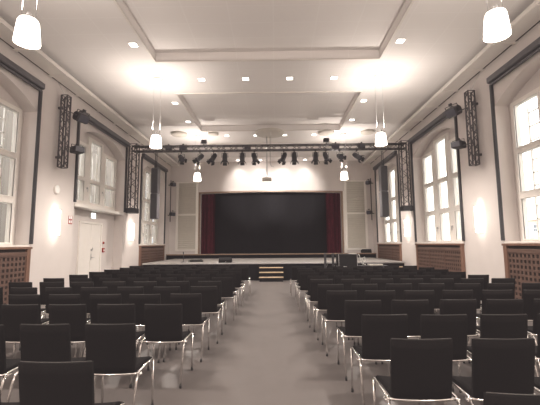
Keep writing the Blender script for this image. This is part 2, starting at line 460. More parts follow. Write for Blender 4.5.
# ------------------------------------------------------------------ double door in the recess
XB = XL-D
d = tag(empty('door_1', (XB,12.65,0)), kind='structure')
m = MB(); m.box(0,0.05,-.78,-.71,0,2.28); m.box(0,0.05,.71,.78,0,2.28); m.box(0,0.05,-.71,.71,2.21,2.28); m.build('door_frame', M['white'], d)
for e in (-1, 1):
    m = MB(); y0, y1 = sorted((e*.004, e*.705)); m.bbox(-.03,0.025,y0,y1,0.01,2.205,b=.006); lf = m.build('door_leaf', M['white'], d)
    if e == 1:
        h = MB(); h.bbox(.025,.035,.04,.09,.98,1.2,b=.004); h.tube([(.03,.065,1.06),(.08,.065,1.06),(.085,.09,1.06),(.085,.19,1.06)],.010); h.build('handle', M['alu'], lf)
        h = MB(); h.bbox(.025,.06,.03,.10,1.28,1.36,b=.01); h.tube([(.05,.065,1.32),(.09,.05,1.36),(.09,.02,1.40)],.012); h.build('latch', M['alu'], lf)

# exit sign above the door
ex = empty('exit_sign', (XB,12.7,2.40), 0, 'glowing white and green running-man exit sign above the white double door', 'exit sign')
boxpart('sign_box', M['sign_white'], ex, 0,.06,-.145,.145,0,.19, b=.008)
boxpart('lit_panel', M['exit_white'], ex, .06,.066,-.135,.135,.012,.178)
m = MB(); x = .068
m.box(x,x+.002,.055,.11,.03,.165)                                                           # doorway
m.lathe([(.0001,0),(.016,0)], (0,0,0), 12, Matrix.Translation((x+.001,-.02,.15)) @ Matrix.Rotation(math.pi/2,4,'Y'))
m.poly([(x,-.05,.13),(x,-.005,.135),(x,.01,.09),(x,-.03,.085)]); m.poly([(x,-.03,.085),(x,.01,.09),(x,.035,.05),(x,.02,.045)])
m.poly([(x,-.03,.09),(x,-.005,.085),(x,-.05,.035),(x,-.07,.04)]); m.poly([(x,-.05,.13),(x,-.04,.12),(x,-.085,.10),(x,-.085,.115)])
m.poly([(x,-.01,.13),(x,.0,.12),(x,.04,.105),(x,.04,.12)])
m.poly([(x,-.128,.10),(x,-.108,.12),(x,-.108,.108),(x,-.092,.108),(x,-.092,.092),(x,-.108,.092),(x,-.108,.08)])
m.build('pictogram', M['green_sign'], ex)

# fire signs by the door
fs = empty('fire_sign', (XL,10.74,2.10), 0, 'small red fire equipment sign on the pier before the door recess', 'sign')
boxpart('plate', M['red_sign'], fs, 0,.008,-.10,.10,0,.24)
m = MB(); m.box(.008,.010,-.075,-.01,.15,.235); m.box(.008,.010,.015,.075,.15,.235); m.box(.008,.010,-.075,-.01,.03,.11); m.box(.008,.010,.02,.07,.03,.11); m.build('pictogram', M['sign_white'], fs)
fa = empty('fire_alarm', (XB,13.62,1.22), 0, 'square red fire alarm call point to the handle side of the white double door', 'fire alarm')
boxpart('housing', M['red_sign'], fa, 0,.05,-.07,.07,0,.16, b=.01); boxpart('button_panel', M['sign_white'], fa, .05,.054,-.035,.035,.045,.105, b=.001)
fb = empty('key_switch', (XB,13.62,1.52), 0, 'small dark red switch box just above the red fire alarm', 'switch')
boxpart('housing', M['red_sign'], fb, 0,.045,-.035,.035,0,.09, b=.008); m = MB(); m.tube([(.045,0,.045),(.055,0,.045)],.018); m.build('key_barrel', M['rubber'], fb)

# small round white fixture on the first pier
cl = empty('wall_clock', (XL,9.95,3.01), 0, 'small round white clock-like fixture on the pier above a wall lamp', 'clock')
R90 = Matrix.Rotation(math.pi/2,4,'Y')
m = MB(); m.lathe([(.12,0),(.125,.02),(.12,.05),(.105,.055)], (0,0,0), 28, R90, cap0=True); m.build('rim', M['white'], cl)
m = MB(); m.lathe([(.0005,.05),(.106,.05)], (0,0,0), 28, R90); m.build('dial', M['sign_white'], cl)

# ------------------------------------------------------------------ wall lamps
def sconce(X, s, y, z0, label):
    w = empty('wall_lamp', (X,y,z0), 0, label, 'wall lamp', 'tall glowing wall lamps on the piers')
    m = MB(); n = 14; R_ = 0.115
    pr = [(s*(.03+R_*0.95*math.sin(math.pi*k/n)), -R_*math.cos(math.pi*k/n)) for k in range(n+1)]
    for (a, b) in zip(pr, pr[1:]):
        m.quad((a[0],a[1],.03),(b[0],b[1],.03),(b[0],b[1],.71),(a[0],a[1],.71)); m.sm[-1] = True
    m.poly([(p[0],p[1],.03) for p in pr]); m.poly([(p[0],p[1],.71) for p in pr])
    m.build('shade', M['sconce'], w)
    a, b = sorted((0, s*.03)); boxpart('back_plate', M['white'], w, a,b,-.10,.10,.0,.74, b=.006)
    for z in (-.005, .715):
        a, b = sorted((0, s*.16)); boxpart('end_clip', M['alu'], w, a,b,-.025,.025,z,z+.025, b=.004)
    for zz in (-.05, .79):
        l = bpy.data.lights.new('wall_lamp_light', 'POINT'); l.energy = 0.5; l.color = (1,.90,.80); l.shadow_soft_size = .08
        lo = bpy.data.objects.new('wall_lamp_light', l); COL.objects.link(lo); lo.parent = w; lo.location = (s*.09,0,zz)
    l = bpy.data.lights.new('wall_lamp_light', 'POINT'); l.energy = 1.2; l.color = (1,.90,.80); l.shadow_soft_size = .1
    lo = bpy.data.objects.new('wall_lamp_light', l); COL.objects.link(lo); lo.parent = w; lo.location = (s*.60,0,.36)
sconce(XL, 1, 9.97, 1.73, 'glowing cylinder wall lamp on the pier between radiator cover and door recess')
sconce(XL, 1, 15.28, 1.66, 'glowing cylinder wall lamp under the truss leg beyond the white double door')
sconce(XR, -1, 9.97, 1.73, 'glowing cylinder wall lamp on the pier between the two tallest bright windows')
sconce(XR, -1, 15.42, 1.73, 'glowing cylinder wall lamp under the truss leg past the second bright window')

# ------------------------------------------------------------------ pendants
def pendant(x, y, label):
    p = empty('pendant_lamp', (x,y,ZC), 0, label, 'pendant lamp', 'glowing pendant lamps hanging from the ceiling')
    zb = 4.20-ZC; zt = zb+.33
    m = MB(); m.lathe([(.160,zb),(.157,zb+.05),(.142,zb+.20),(.13,zt-.03),(.115,zt)], n=28); m.lathe([(.0005,zb+.06),(.157,zb+.05)], n=28); m.build('shade', M['shade'], p)
    m = MB(); m.lathe([(.115,zt),(.113,zt+.015),(.05,zt+.03),(.03,zt+.10),(.0005,zt+.10)], n=20); m.build('cap', M['alu'], p)
    m = MB(); m.lathe([(.0005,-.035),(.13,-.035),(.14,-.02),(.14,0)], n=28); m.build('ceiling_canopy', M['white'], p)
    for e in (-1,1):
        m = MB(); m.tube([(e*.10,0,zt+.01),(e*.10,0,-.035)],.004,6); m.build('suspension_cord', M['alu'], p)
    def light(kind, e, loc, **k):
        l = bpy.data.lights.new('pendant_light', kind); l.energy = e; l.color = (1,.90,.81)
        for a, b in k.items(): setattr(l, a, b)
        lo = bpy.data.objects.new('pendant_light', l); COL.objects.link(lo); lo.parent = p; lo.location = loc; return lo
    lo = light('SPOT', 100, (0,0,zt+.16), spot_size=math.radians(165), spot_blend=1.0, shadow_soft_size=.05); lo.rotation_euler = (math.pi,0,0)
    light('SPOT', 270, (0,0,zb-.03), spot_size=math.radians(165), spot_blend=.6, shadow_soft_size=.15)
for i, (y, n) in enumerate(((4.68,'nearest to the camera'),(10.1,'midway down the hall'),(15.65,'beyond the lighting truss'))):
    pendant(-3.33, y, 'glowing white cone pendant lamp %s, door side' % n)
    pendant(2.97, y, 'glowing white cone pendant lamp %s, bright window side' % n)

# ------------------------------------------------------------------ square downlights
def downlight(x, y, label, z=ZC):
    d = empty('downlight', (x,y,z), 0, label, 'downlight', 'small square downlights in the ceiling')
    h = .085
    m = MB(); t = .018
    m.box(-h-t,-h,-h-t,h+t,-.012,0); m.box(h,h+t,-h-t,h+t,-.012,0); m.box(-h,h,-h-t,-h,-.012,0); m.box(-h,h,h,h+t,-.012,0)
    m.build('bezel', M['white'], d)
    boxpart('lit_panel', M['downlight'], d, -h,h,-h,h,-.008,-.002)
    l = bpy.data.lights.new('downlight_beam', 'SPOT'); l.energy = 45; l.color = (1,.93,.86); l.spot_size = math.radians(110); l.spot_blend = .8; l.shadow_soft_size = .08
    lo = bpy.data.objects.new('downlight_beam', l); COL.objects.link(lo); lo.parent = d; lo.location = (0,0,-.03)
ROWX = [-2.08,-.81,.45,1.72]
ORD = ['first','second','third','fourth']
for y, rn in ((10.15,'between the first and second ceiling coffers'),(15.7,'just over the lighting truss'),(20.5,'in front of the stage wall')):
    for k, x in enumerate(ROWX): downlight(x, y, 'square lit downlight %s, %s from the door side' % (rn, ORD[k]))
for x, sd in ((-3.32,'door side'),(2.98,'bright window side')):
    downlight(x, 8.25, 'square lit downlight beside the nearest coffer edge, %s of the ceiling' % sd)
    downlight(x, 11.9, 'square lit downlight just past the middle pendant, %s of the ceiling' % sd)
    downlight(x, 13.8, 'square lit downlight near the far end of the second coffer, %s' % sd)

# round discs under the ceiling just before the truss
for x, r, lab in ((-4.05,.34,'pale round ceiling disc nearest the door wall, before the truss'),(-2.6,.22,'smallest pale round ceiling disc, before the truss'),
                  (-.2,.62,'widest pale round ceiling disc, over the middle of the truss'),(2.2,.34,'pale round ceiling disc over the truss beside the projector, bright window side'),(3.95,.28,'pale round ceiling disc nearest the bright window wall')):
    m = MB(); m.lathe([(.0005,-.09),(r*.93,-.09),(r,-.07),(r,0)], n=36); o = m.build('ceiling_disc', M['louver'], None, (x,15.3,ZC)); tag(o, lab, 'ceiling disc', 'round discs under the ceiling')

# ------------------------------------------------------------------ trusses
def truss_mesh(m, a, b, w, up, r=.024, rb=.012, step=.26):
    a, b = Vector(a), Vector(b); t = (b-a).normalized(); u = Vector(up).normalized(); v = t.cross(u); h = w/2
    offs = [u*h+v*h, u*h-v*h, -u*h-v*h, -u*h+v*h]
    for o in offs: m.tube([a+o, b+o], r, 7)
    L = (b-a).length; n = max(2, round(L/step))
    for k in range(4):
        o1, o2 = offs[k], offs[(k+1)%4]
        for i in range(n):
            p, q = a+t*(L*i/n), a+t*(L*(i+1)/n)
            if i % 2 == 0: m.tube([p+o1, q+o2], rb, 5, False)
            else: m.tube([p+o2, q+o1], rb, 5, False)
        for e in (a, b): m.tube([e+o1, e+o2], rb, 5, False)
TY, TZ = 14.8, 5.39
lt = empty('lighting_truss', (CX,TY,2.75), 0, 'dark metal lighting truss arch spanning the whole hall before the stage', 'truss')
m = MB(); truss_mesh(m, (XL+.2-CX,0,TZ-2.75), (XR-.2-CX,0,TZ-2.75), .20, (0,0,1)); m.build('cross_beam', M['truss'], lt)
for x in (XL+.24-CX, XR-.24-CX):
    m = MB(); truss_mesh(m, (x,0,.20), (x,0,TZ+.20-2.75), .30, (1,0,0), r=.025); u = m.build('upright', M['truss'], lt)
    boxpart('base_box', M['black_metal'], lt, x-.20,x+.20,-.20,.20,0,.20, b=.02)
for x in (-2.6,.06,2.4):
    m = MB(); m.tube([(x,0,TZ+.15-2.75),(x,0,ZC-2.75)],.006,5); m.build('hanging_wire', M['alu'], lt)

def walltruss(X, s, y, label):
    w = empty('wall_truss', (X+s*.20,y,3.6 if s > 0 else 3.52), 0, label, 'truss', 'short vertical trusses hung on the side walls')
    m = MB(); truss_mesh(m, (0,0,0),(0,0,2.03), .17, (1,0,0), r=.022, step=.2); m.build('truss_body', M['truss'], w)
    m = MB(); m.tube([(-s*.07,.05,2.03),(-s*.17,.30,2.45)],.006,5); m.tube([(s*.0,-.10,2.03),(-s*.17,-.25,2.45)],.006,5); m.build('hanging_wire', M['alu'], w)
    for z in (.62, 1.62):
        m = MB(); m.tube([(s*.02,.09,z),(s*.10,.30,z),(s*.12,.42,z)],.014,6); m.build('lamp_arm', M['truss'], w)
    for z in (.25, 1.65):
        xa, xb = sorted((-s*.20,-s*.08)); boxpart('wall_bracket', M['truss'], w, xa,xb,-.03,.03,z,z+.06)
walltruss(XL, 1, 9.86, 'short dark truss hung on the pier above the round clock-like fixture')
walltruss(XR, -1, 9.72, 'short dark truss hung on the pier between the two tallest bright windows')

# ------------------------------------------------------------------ stage lights
def make_spot():
    p = empty('stage_spotlight', (0,0,0))
    y = MB(); y.tube([(0,0,0),(0,0,-.07)],.012,6); y.tube([(-.125,0,-.24),(-.125,0,-.07),(.125,0,-.07),(.125,0,-.24)],.010,6); y.bbox(-.03,.03,-.03,.03,-.02,.05,b=.008); y.build('yoke', M['black_metal'], p)
    h = MB(); h.lathe([(.0005,-.20),(.075,-.19),(.095,-.13),(.10,.0),(.10,.15),(.112,.155),(.112,.19),(.10,.19)], n=18); hs = h.build('housing', M['black_metal'], p)
    l = MB(); l.lathe([(.0005,.165),(.10,.165)], n=18); le = l.build('lens', M['lens'], hs)
    b = MB()
    for k in range(4):
        a = k*math.pi/2; mt = Matrix.Rotation(a,4,'Z') @ Matrix.Translation((0,.112,.19)) @ Matrix.Rotation(-.5,4,'X')
        b.box(-.085,.085,-.003,.003,0,.11,mtx=mt)
    b.build('barn_door', M['black_metal'], hs)
    hs.location = (0,0,-.24)
    return p, hs
sp0, hs0 = make_spot(); first = True
SPOTS = [-3.91,-3.13,-2.56,-2.08,-1.35,-.84,.39,.83,1.72,2.15,2.73,3.44]
TILT = [(2.2,.5),(2.3,-.7),(2.5,-.6),(2.9,.1),(3.0,.0),(2.7,.5),(2.6,-.7),(3.0,.0),(2.9,-.2),(2.6,.4),(2.0,.2),(2.2,.8)]
names = ['first','second','third','fourth','fifth','sixth','seventh','eighth','ninth','tenth','eleventh','twelfth']
for i, (x, t) in enumerate(zip(SPOTS, TILT)):
    if first: s = sp0; first = False
    else: s = dup(sp0)
    s.location = (x*.975-.005,TY,TZ-.10-.045)
    h = [c for c in s.children if c.name.startswith('housing')][0]
    h.rotation_euler = (t[0], 0, 0); s.rotation_euler = (0,0,t[1])
    tag(s, 'black stage spotlight under the cross truss, %s from the door side' % names[i], 'stage light', 'black spotlights under the cross truss')

def make_flood():
    p = empty('stage_floodlight', (0,0,0))
    m = MB(); m.bbox(-.15,.15,-.10,.10,-.10,.10,b=.03); m.bbox(-.11,.11,.09,.16,-.08,.08,b=.03); hs = m.build('housing', M['black_metal'], p)
    m = MB(); m.lathe([(.0005,0),(.10,0)], n=18, mtx=Matrix.Translation((0,-.102,0)) @ R90 @ Matrix.Rotation(math.pi/2,4,'X')); 
    m = MB(); m.bbox(-.13,.13,-.108,-.098,-.08,.08,b=.004); m.build('lens', M['lens'], hs)
    m = MB(); m.tube([(-.165,0,0),(-.165,0,.15),(.165,0,.15),(.165,0,0)],.010,6); m.bbox(-.03,.03,-.03,.03,.14,.20,b=.006); m.build('yoke', M['black_metal'], p)
    return p
f0 = make_flood(); used = [f0]
def flood(loc, rot, sc, label, group):
    o = used.pop() if used else dup(f0)
    o.location = loc; o.rotation_euler = rot; o.scale = sc if isinstance(sc, tuple) else (sc,)*3
    return tag(o, label, 'stage light', group)
G2 = 'black floodlights on the cross truss'
for k, (x, z, sc, n) in enumerate([(-4.35,TZ+.03,.85,'inside the truss nearest the door wall'),(-3.75,TZ+.02,.95,'inside the truss, second from the door wall'),(-2.9,TZ+.29,.75,'standing on top of the truss, door side'),
      (-1.1,TZ-.02,.8,'inside the truss, just left of the projector pole'),(2.12,TZ+.30,.75,'standing on top of the truss, bright window side'),(2.5,TZ+.02,.95,'inside the truss, second from the bright window wall'),(3.55,TZ+.02,.9,'inside the truss nearest the bright window wall')]):
    flood((x,TY,z), (math.pi if z > TZ+.2 else 0,0,.2*(-1)**k), sc, 'black floodlight ' + n, G2)
G3 = 'black floodlights on the wall trusses'
flood((XL+.34,10.42,5.20), (.5,0,1.25), 1.3, 'large black floodlight at the top of the wall truss, door wall', G3)
flood((XL+.34,10.30,4.20), (0,0,1.0), (1.0,1.55,.95), 'black floodlight low on the wall truss, door wall', G3)
flood((XR-.34,10.36,5.22), (.5,0,-1.25), 1.3, 'large black floodlight at the top of the wall truss, bright window wall', G3)
flood((XR-.34,10.20,4.20), (0,0,-1.0), (1.0,1.55,.95), 'black floodlight low on the wall truss, bright window wall', G3)
# vertical lamp poles beside the stage
def boom(X, s, label, n):
    b = empty('lamp_pole', (X+s*.14,20.55,2.75), 0, label, 'pole', 'vertical lamp poles beside the stage')
    m = MB(); m.tube([(0,0,0),(0,0,2.35)],.024,8); m.build('pole', M['black_metal'], b)
    for z in (.35,2.05): boxpart('wall_bracket', M['black_metal'], b, min(0,-s*.14),max(0,-s*.14),-.02,.02,z,z+.04)
    flood((X+s*.30,20.40,4.83), (0,0,s*1.2), 1.0, 'black lamp at the top of the pole beside the stage, ' + n, 'lamps on the poles beside the stage')
    flood((X+s*.30,20.40,3.17), (.2,0,s*1.0), 1.0, 'black lamp at the foot of the pole beside the stage, ' + n, 'lamps on the poles beside the stage')
boom(XL, 1, 'thin black vertical lamp pole in the stage corner, door side', 'door side')
boom(XR, -1, 'thin black vertical lamp pole in the stage corner, bright window side', 'bright window side')

# column loudspeakers
def linearray(x, label):
    p = empty('column_loudspeaker', (x,TY+.15,2.52), 0, label, 'loudspeaker', 'tall black column loudspeakers hanging from the truss')
    for z in (0, 1.05):
        b = boxpart('cabinet', M['blind'], p, -.145,.145,-.16,.16,z,z+1.04, b=.025)
        g = MB(); g.bbox(-.12,.12,-.168,-.158,z+.03,z+1.01,b=.003); g.build('grille', M['black_metal'], b)
    m = MB(); m.bbox(-.06,.06,-.03,.03,2.09,2.22,b=.01); m.tube([(-.03,0,2.2),(-.03,0,2.74)],.016,6); m.tube([(.03,0,2.2),(.03,0,2.74)],.016,6); m.build('hanging_bracket', M['black_metal'], p)
linearray(-4.9, 'tall black column loudspeaker hanging beside the door wall')
linearray(4.42, 'tall black column loudspeaker hanging beside the bright window wall')

# projector on a pole
pj = empty('projector', (-.33,15.6,4.16), 0, 'small pale projector hanging on a pole before the stage', 'projector')
boxpart('body', M['louver'], pj, -.20,.20,-.16,.16,0,.13, b=.02)
m = MB(); m.tube([(0,0,.13),(0,0,1.95)],.022,8); m.bbox(-.08,.08,-.08,.08,.13,.17,b=.01); m.build('pole', M['alu'], pj)
m = MB(); m.lathe([(.0005,0),(.045,0),(.05,.03)], n=14, mtx=Matrix.Translation((.09,.18,.065)) @ Matrix.Rotation(math.pi/2,4,'X')); m.build('lens', M['lens'], pj)
m = MB(); m.tube([(.14,0,1.95),(.14,0,.75),(.20,0,.62),(.30,.0,.60)],.008,5); m.build('cable', M['black_metal'], pj)

# ------------------------------------------------------------------ stage wall panels, proscenium, stage
def louver(x, label):
    p = empty('louver_panel', (x,YS,1.12), 0, label, 'wall panel', 'tall slatted panels either side of the stage')
    H = 3.92; hw = .50
    m = MB()
    m.bbox(-hw-.13,-hw,-.06,0,0,H,b=.008); m.bbox(hw,hw+.13,-.06,0,0,H,b=.008); m.bbox(-hw,hw,-.06,0,0,.10,b=.008); m.bbox(-hw,hw,-.06,0,H-.06,H,b=.008); m.bbox(-hw,hw,-.06,0,2.0,2.10,b=.008)
    m.build('frame', M['white'], p)
    for z0, z1 in ((.10,2.0),(2.10,H-.06)):
        m = MB(); m.box(-hw,hw,-.012,0,z0,z1); n = int((z1-z0)/.10)
        for k in range(n):
            z = z0+(z1-z0)*(k+.5)/n; m.box(-hw,hw,-.038,.038,-.003,.003, mtx=Matrix.Translation((0,-.038,z)) @ Matrix.Rotation(.75,4,'X'))
        m.build('slatted_field', M['louver'], p)
louver(CX-4.80, 'tall pale slatted panel flanking the stage, door side')
louver(CX+4.76, 'tall pale slatted panel flanking the stage, bright window side')

pr = MB(); w = .10
pr.bbox(PX0-w,PX0,YS-.05,YS+.02,PZ0,PZ1+.06,b=.006); pr.bbox(PX1,PX1+w,YS-.05,YS+.02,PZ0,PZ1+.06,b=.006)
for i in range(24):
    a = PX0-w+(PX1-PX0+2*w)*i/24; b = PX0-w+(PX1-PX0+2*w)*(i+1)/24
    za, zb = proz(max(PX0,min(PX1,a))), proz(max(PX0,min(PX1,b)))
    pr.quad((a,YS-.05,za),(b,YS-.05,zb),(b,YS-.05,zb+.08),(a,YS-.05,za+.08)); pr.quad((a,YS-.05,za),(b,YS-.05,zb),(b,YS+.02,zb),(a,YS+.02,za)); pr.quad((a,YS-.05,za+.08),(b,YS-.05,zb+.08),(b,YS,zb+.08),(a,YS,za+.08))
tag(pr.build('trim_8', M['wood_brown']), kind='structure')
pw = MB(); pw.bbox(PX0-w-.16,PX0-w-.0,YS-.03,YS,PZ0,PZ1+.10,b=.006); pw.bbox(PX1+w,PX1+w+.16,YS-.03,YS,PZ0,PZ1+.10,b=.006); tag(pw.build('trim_9', M['white']), kind='structure')

st = empty('stage', (CX,20.4,0), 0, 'raised dark stage with a thin wooden edge across the hall end', 'stage')
boxpart('deck', M['black_box'], st, XL+.01-CX,XR-.01-CX,0.0,.49,.90,.945)
boxpart('fascia', M['black_velvet'], st, XL+.02-CX,XR-.02-CX,.03,.06,0,.90)
boxpart('wooden_edge', M['wood_brown'], st, XL+.01-CX,XR-.01-CX,-.03,.05,.90,.96, b=.006)
# stage house
sf = MB(); sf.quad((PX0,YS-.01,.94),(PX1,YS-.01,.94),(PX1,YS+.31,.94),(PX0,YS+.31,.94)); sf.quad((XL+.4,YS+.3,.94),(XR-.4,YS+.3,.94),(XR-.4,YS+2.8,.94),(XL+.4,YS+2.8,.94)); tag(sf.build('floor_stage', M['black_metal']), kind='structure')
sw = MB(); X0, X1, Y1 = XL+.4, XR-.4, YS+2.8
sw.quad((X0,YS+.3,.9),(X0,Y1,.9),(X0,Y1,5.5),(X0,YS+.3,5.5)); sw.quad((X1,YS+.3,.9),(X1,Y1,.9),(X1,Y1,5.5),(X1,YS+.3,5.5)); sw.quad((X0,Y1,.9),(X1,Y1,.9),(X1,Y1,5.5),(X0,Y1,5.5)); sw.quad((X0,YS+.3,5.5),(X1,YS+.3,5.5),(X1,Y1,5.5),(X0,Y1,5.5))
tag(sw.build('wall_stagehouse', M['black_velvet']), kind='structure')
def curtain(name, x0, x1, y, z0, z1, amp, per, mt, label, n_per=10):
    m = MB(); n = max(8, int((x1-x0)/per*n_per)); pts = []
    for k in range(n+1):
        u = k/n; pts.append((x0+(x1-x0)*u, y+amp*math.sin(2*math.pi*u*(x1-x0)/per)+amp*.3*math.sin(9.1*u*(x1-x0)/per)))
    for a, b in zip(pts, pts[1:]): m.quad((*a,z0),(*b,z0),(*b,z1),(*a,z1)); m.sm[-1] = True
    o = m.build(name, mt); return tag(o, label, 'curtain')
curtain('stage_curtain', PX0-.25, -3.48, YS+.55, .95, 4.8, .06, .22, M['red_velvet'], 'dark red pleated stage curtain, door side of the black opening')
curtain('stage_curtain', 2.96, PX1+.25, YS+.55, .95, 4.8, .06, .22, M['red_velvet'], 'dark red pleated stage curtain, bright window side of the black opening')
curtain('backdrop_curtain', -3.75, 3.2, YS+.85, .95, 4.8, .012, .9, M['black_velvet'], 'flat black backdrop closing the stage opening', 8)

# forestage platform with steps
fp = empty('stage_platform', (CX,15.4,0), 0, 'low pale-topped platform in front of the stage, skirted in black', 'platform')
boxpart('deck', M['platform'], fp, -5.3,5.5,0,4.95,.68,.72, b=.004)
boxpart('skirt', M['black_velvet'], fp, -5.28,5.48,.03,.05,0,.68)
boxpart('edge_strip', M['alu'], fp, -5.3,5.5,-.012,0,.665,.715, b=.003)
def steps(x0, x1, n, label):
    s = empty('platform_steps', ((x0+x1)/2,14.85,0), 0, label, 'steps', 'wooden edged steps up to the platform')
    hw = (x1-x0)/2
    for k in range(n):
        z = .18*(k+1); t = boxpart('tread', M['wood_edge'], s, -hw,hw,.18*k,min(.18*k+.20,.525),z-.035,z, b=.005)
    m = MB()
    for k in range(n): m.box(-hw+.02,hw-.02,.18*k+.02,.525,.18*k if k else 0,.18*(k+1)-.036)
    m.build('riser_body', M['black_velvet'], s)
    return s
steps(-.66, .31, 3, 'three pale wooden steps up to the platform at the aisle end')
steps(-5.5, -4.95, 3, 'pale wooden side steps up to the platform by the door wall')
steps(4.75, 5.3, 3, 'pale wooden side steps up to the platform by the bright window wall')

# things on the platform
mo = empty('stage_monitor', (-2.1,15.55,.72), 0, 'low black monitor box on the platform edge beside the steps', 'loudspeaker')
m = MB(); P = [(-.05,0),(.36,0),(.36,.12),(.06,.22),(-.05,.12)]
for x in (-.26,.26): m.poly([(x,p[0],p[1]) for p in P])
for a, b in zip(P, P[1:]+P[:1]): m.quad((-.26,*a),(.26,*a),(.26,*b),(-.26,*b))
m.build('cabinet', M['black_box'], mo); boxpart('logo_plate', M['alu'], mo, .02,.05,-.054,-.05,.04,.06)
mo2 = empty('stage_monitor', (5.0,20.58,.965), 0, 'low black box on the stage corner by the bright window wall', 'loudspeaker')
m = MB()
for x in (-.25,.25): m.poly([(x,p[0]-.1,p[1]*.9) for p in P])
for a, b in zip(P, P[1:]+P[:1]): m.quad((-.25,a[0]-.1,a[1]*.9),(.25,a[0]-.1,a[1]*.9),(.25,b[0]-.1,b[1]*.9),(-.25,b[0]-.1,b[1]*.9))
m.build('cabinet', M['black_box'], mo2)
ms = empty('microphone_stand', (-4.0,16.2,.72), 0, 'short black microphone stand on the platform, door side', 'microphone stand')
m = MB(); m.lathe([(.13,0),(.13,.015),(.03,.03),(.015,.05)], n=18, cap0=True); m.build('base', M['black_metal'], ms)
m = MB(); m.tube([(0,0,.03),(0,0,.36)],.013,8); m.build('pole', M['black_metal'], ms)
m = MB(); m.tube([(0,0,.35),(0,-.02,.40),(0,-.06,.44)],[.014,.022,.026],8); m.build('microphone', M['black_metal'], ms)
m = MB(); pts = []
for k in range(60):
    a = k*.55; r = .20+.05*math.sin(k*1.3); pts.append((r*math.cos(a)*1.3, r*math.sin(a)*.7, .015+.0016*k))
m.tube(pts, .014, 6); o = m.build('cable_coil', M['rubber'], None, (-3.45,16.2,.72)); tag(o, 'coil of black cable on the platform beside the microphone stand', 'cable')

# equipment beside the steps, in front of the platform
fc = empty('flight_case', (2.75,14.5,0), 0, 'tall black equipment case standing before the platform', 'equipment case')
boxpart('body', M['black_box'], fc, -.36,.36,-.28,.28,.09,1.08, b=.02)
m = MB()
for x in (-.36,.34):
    for y in (-.285,.265): m.bbox(x,x+.02,y,y+.02,.09,1.08,b=.003)
m.build('corner_strip', M['alu'], fc)
m = MB(); m.bbox(-.37,.37,-.29,.29,.60,.62,b=.004); m.build('lid_seam', M['alu'], fc)
for x in (-.28,.28):
    for y in (-.2,.2):
        m = MB(); m.lathe([(.045,-.015),(.045,.015)], n=14, mtx=Matrix.Translation((x,y,.045)) @ R90, cap0=True, cap1=True); m.box(x-.03,x+.03,y-.03,y+.03,.075,.095); m.build('caster', M['rubber'], fc)
pa = boxpart('paper_sheet', M['paper'], None, -.15,.15,-.10,.10,0,.008); pa.location = (2.98,14.45,1.08); tag(pa, 'pale papers lying on top of the tall black equipment case', 'paper')
def post(x, y, label):
    p = empty('floor_post', (x,y,0), 0, label, 'stand', 'thin black posts before the platform')
    m = MB(); m.bbox(-.045,.045,-.03,.03,.05,1.10,b=.01); m.build('post', M['black_metal'], p)
    boxpart('base', M['black_metal'], p, -.10,.10,-.12,.12,0,.05, b=.015)
    m = MB(); m.tube([(.07,.02,.60),(.12,.02,.85)],.012,6); m.tube([(.045,.02,.62),(.07,.02,.60)],.012,6); m.build('tube_handle', M['chrome'], p)
post(1.93, 14.55, 'thin black post before the platform, nearest the aisle steps'); post(2.24, 14.6, 'thin black post right beside the tall black equipment case')
tb = empty('equipment_table', (3.75,14.55,0), 0, 'low black table with pale gear on it beside the tall equipment case', 'table')
boxpart('tabletop', M['black_metal'], tb, -.55,.55,-.30,.30,.60,.63, b=.008)
for x in (-.5,.5):
    for y in (-.25,.25): m = MB(); m.tube([(x,y,0),(x,y,.60)],.018,8); m.build('leg', M['black_metal'], tb)
mx = empty('sound_mixer', (3.85,14.55,.63), 0, 'small pale flat device lying on the low black table', 'mixer')
boxpart('body', M['louver'], mx, -.26,.26,-.18,.18,0,.055, b=.012)
m = MB()
for i in range(8):
    for j in range(4): m.lathe([(.012,.055),(.010,.075),(.0005,.075)], (-.21+.06*i,-.1+.07*j,0), 8)
m.build('control_knobs', M['rubber'], mx)
m = MB(); pts = [(0,0,.02),(.04,-.04,.14),(-.02,.03,.27),(.08,-.02,.33),(.12,.05,.2),(.03,.07,.06),(.10,-.06,.03),(-.06,-.04,.10),(-.10,.03,.35),(-.14,.0,.44)]
m.tube(pts, .016, 6); o = m.build('cable_bundle', M['paper'], None, (3.36,14.5,.63)); tag(o, 'tangled white cable bundle on the table beside the equipment case', 'cable')

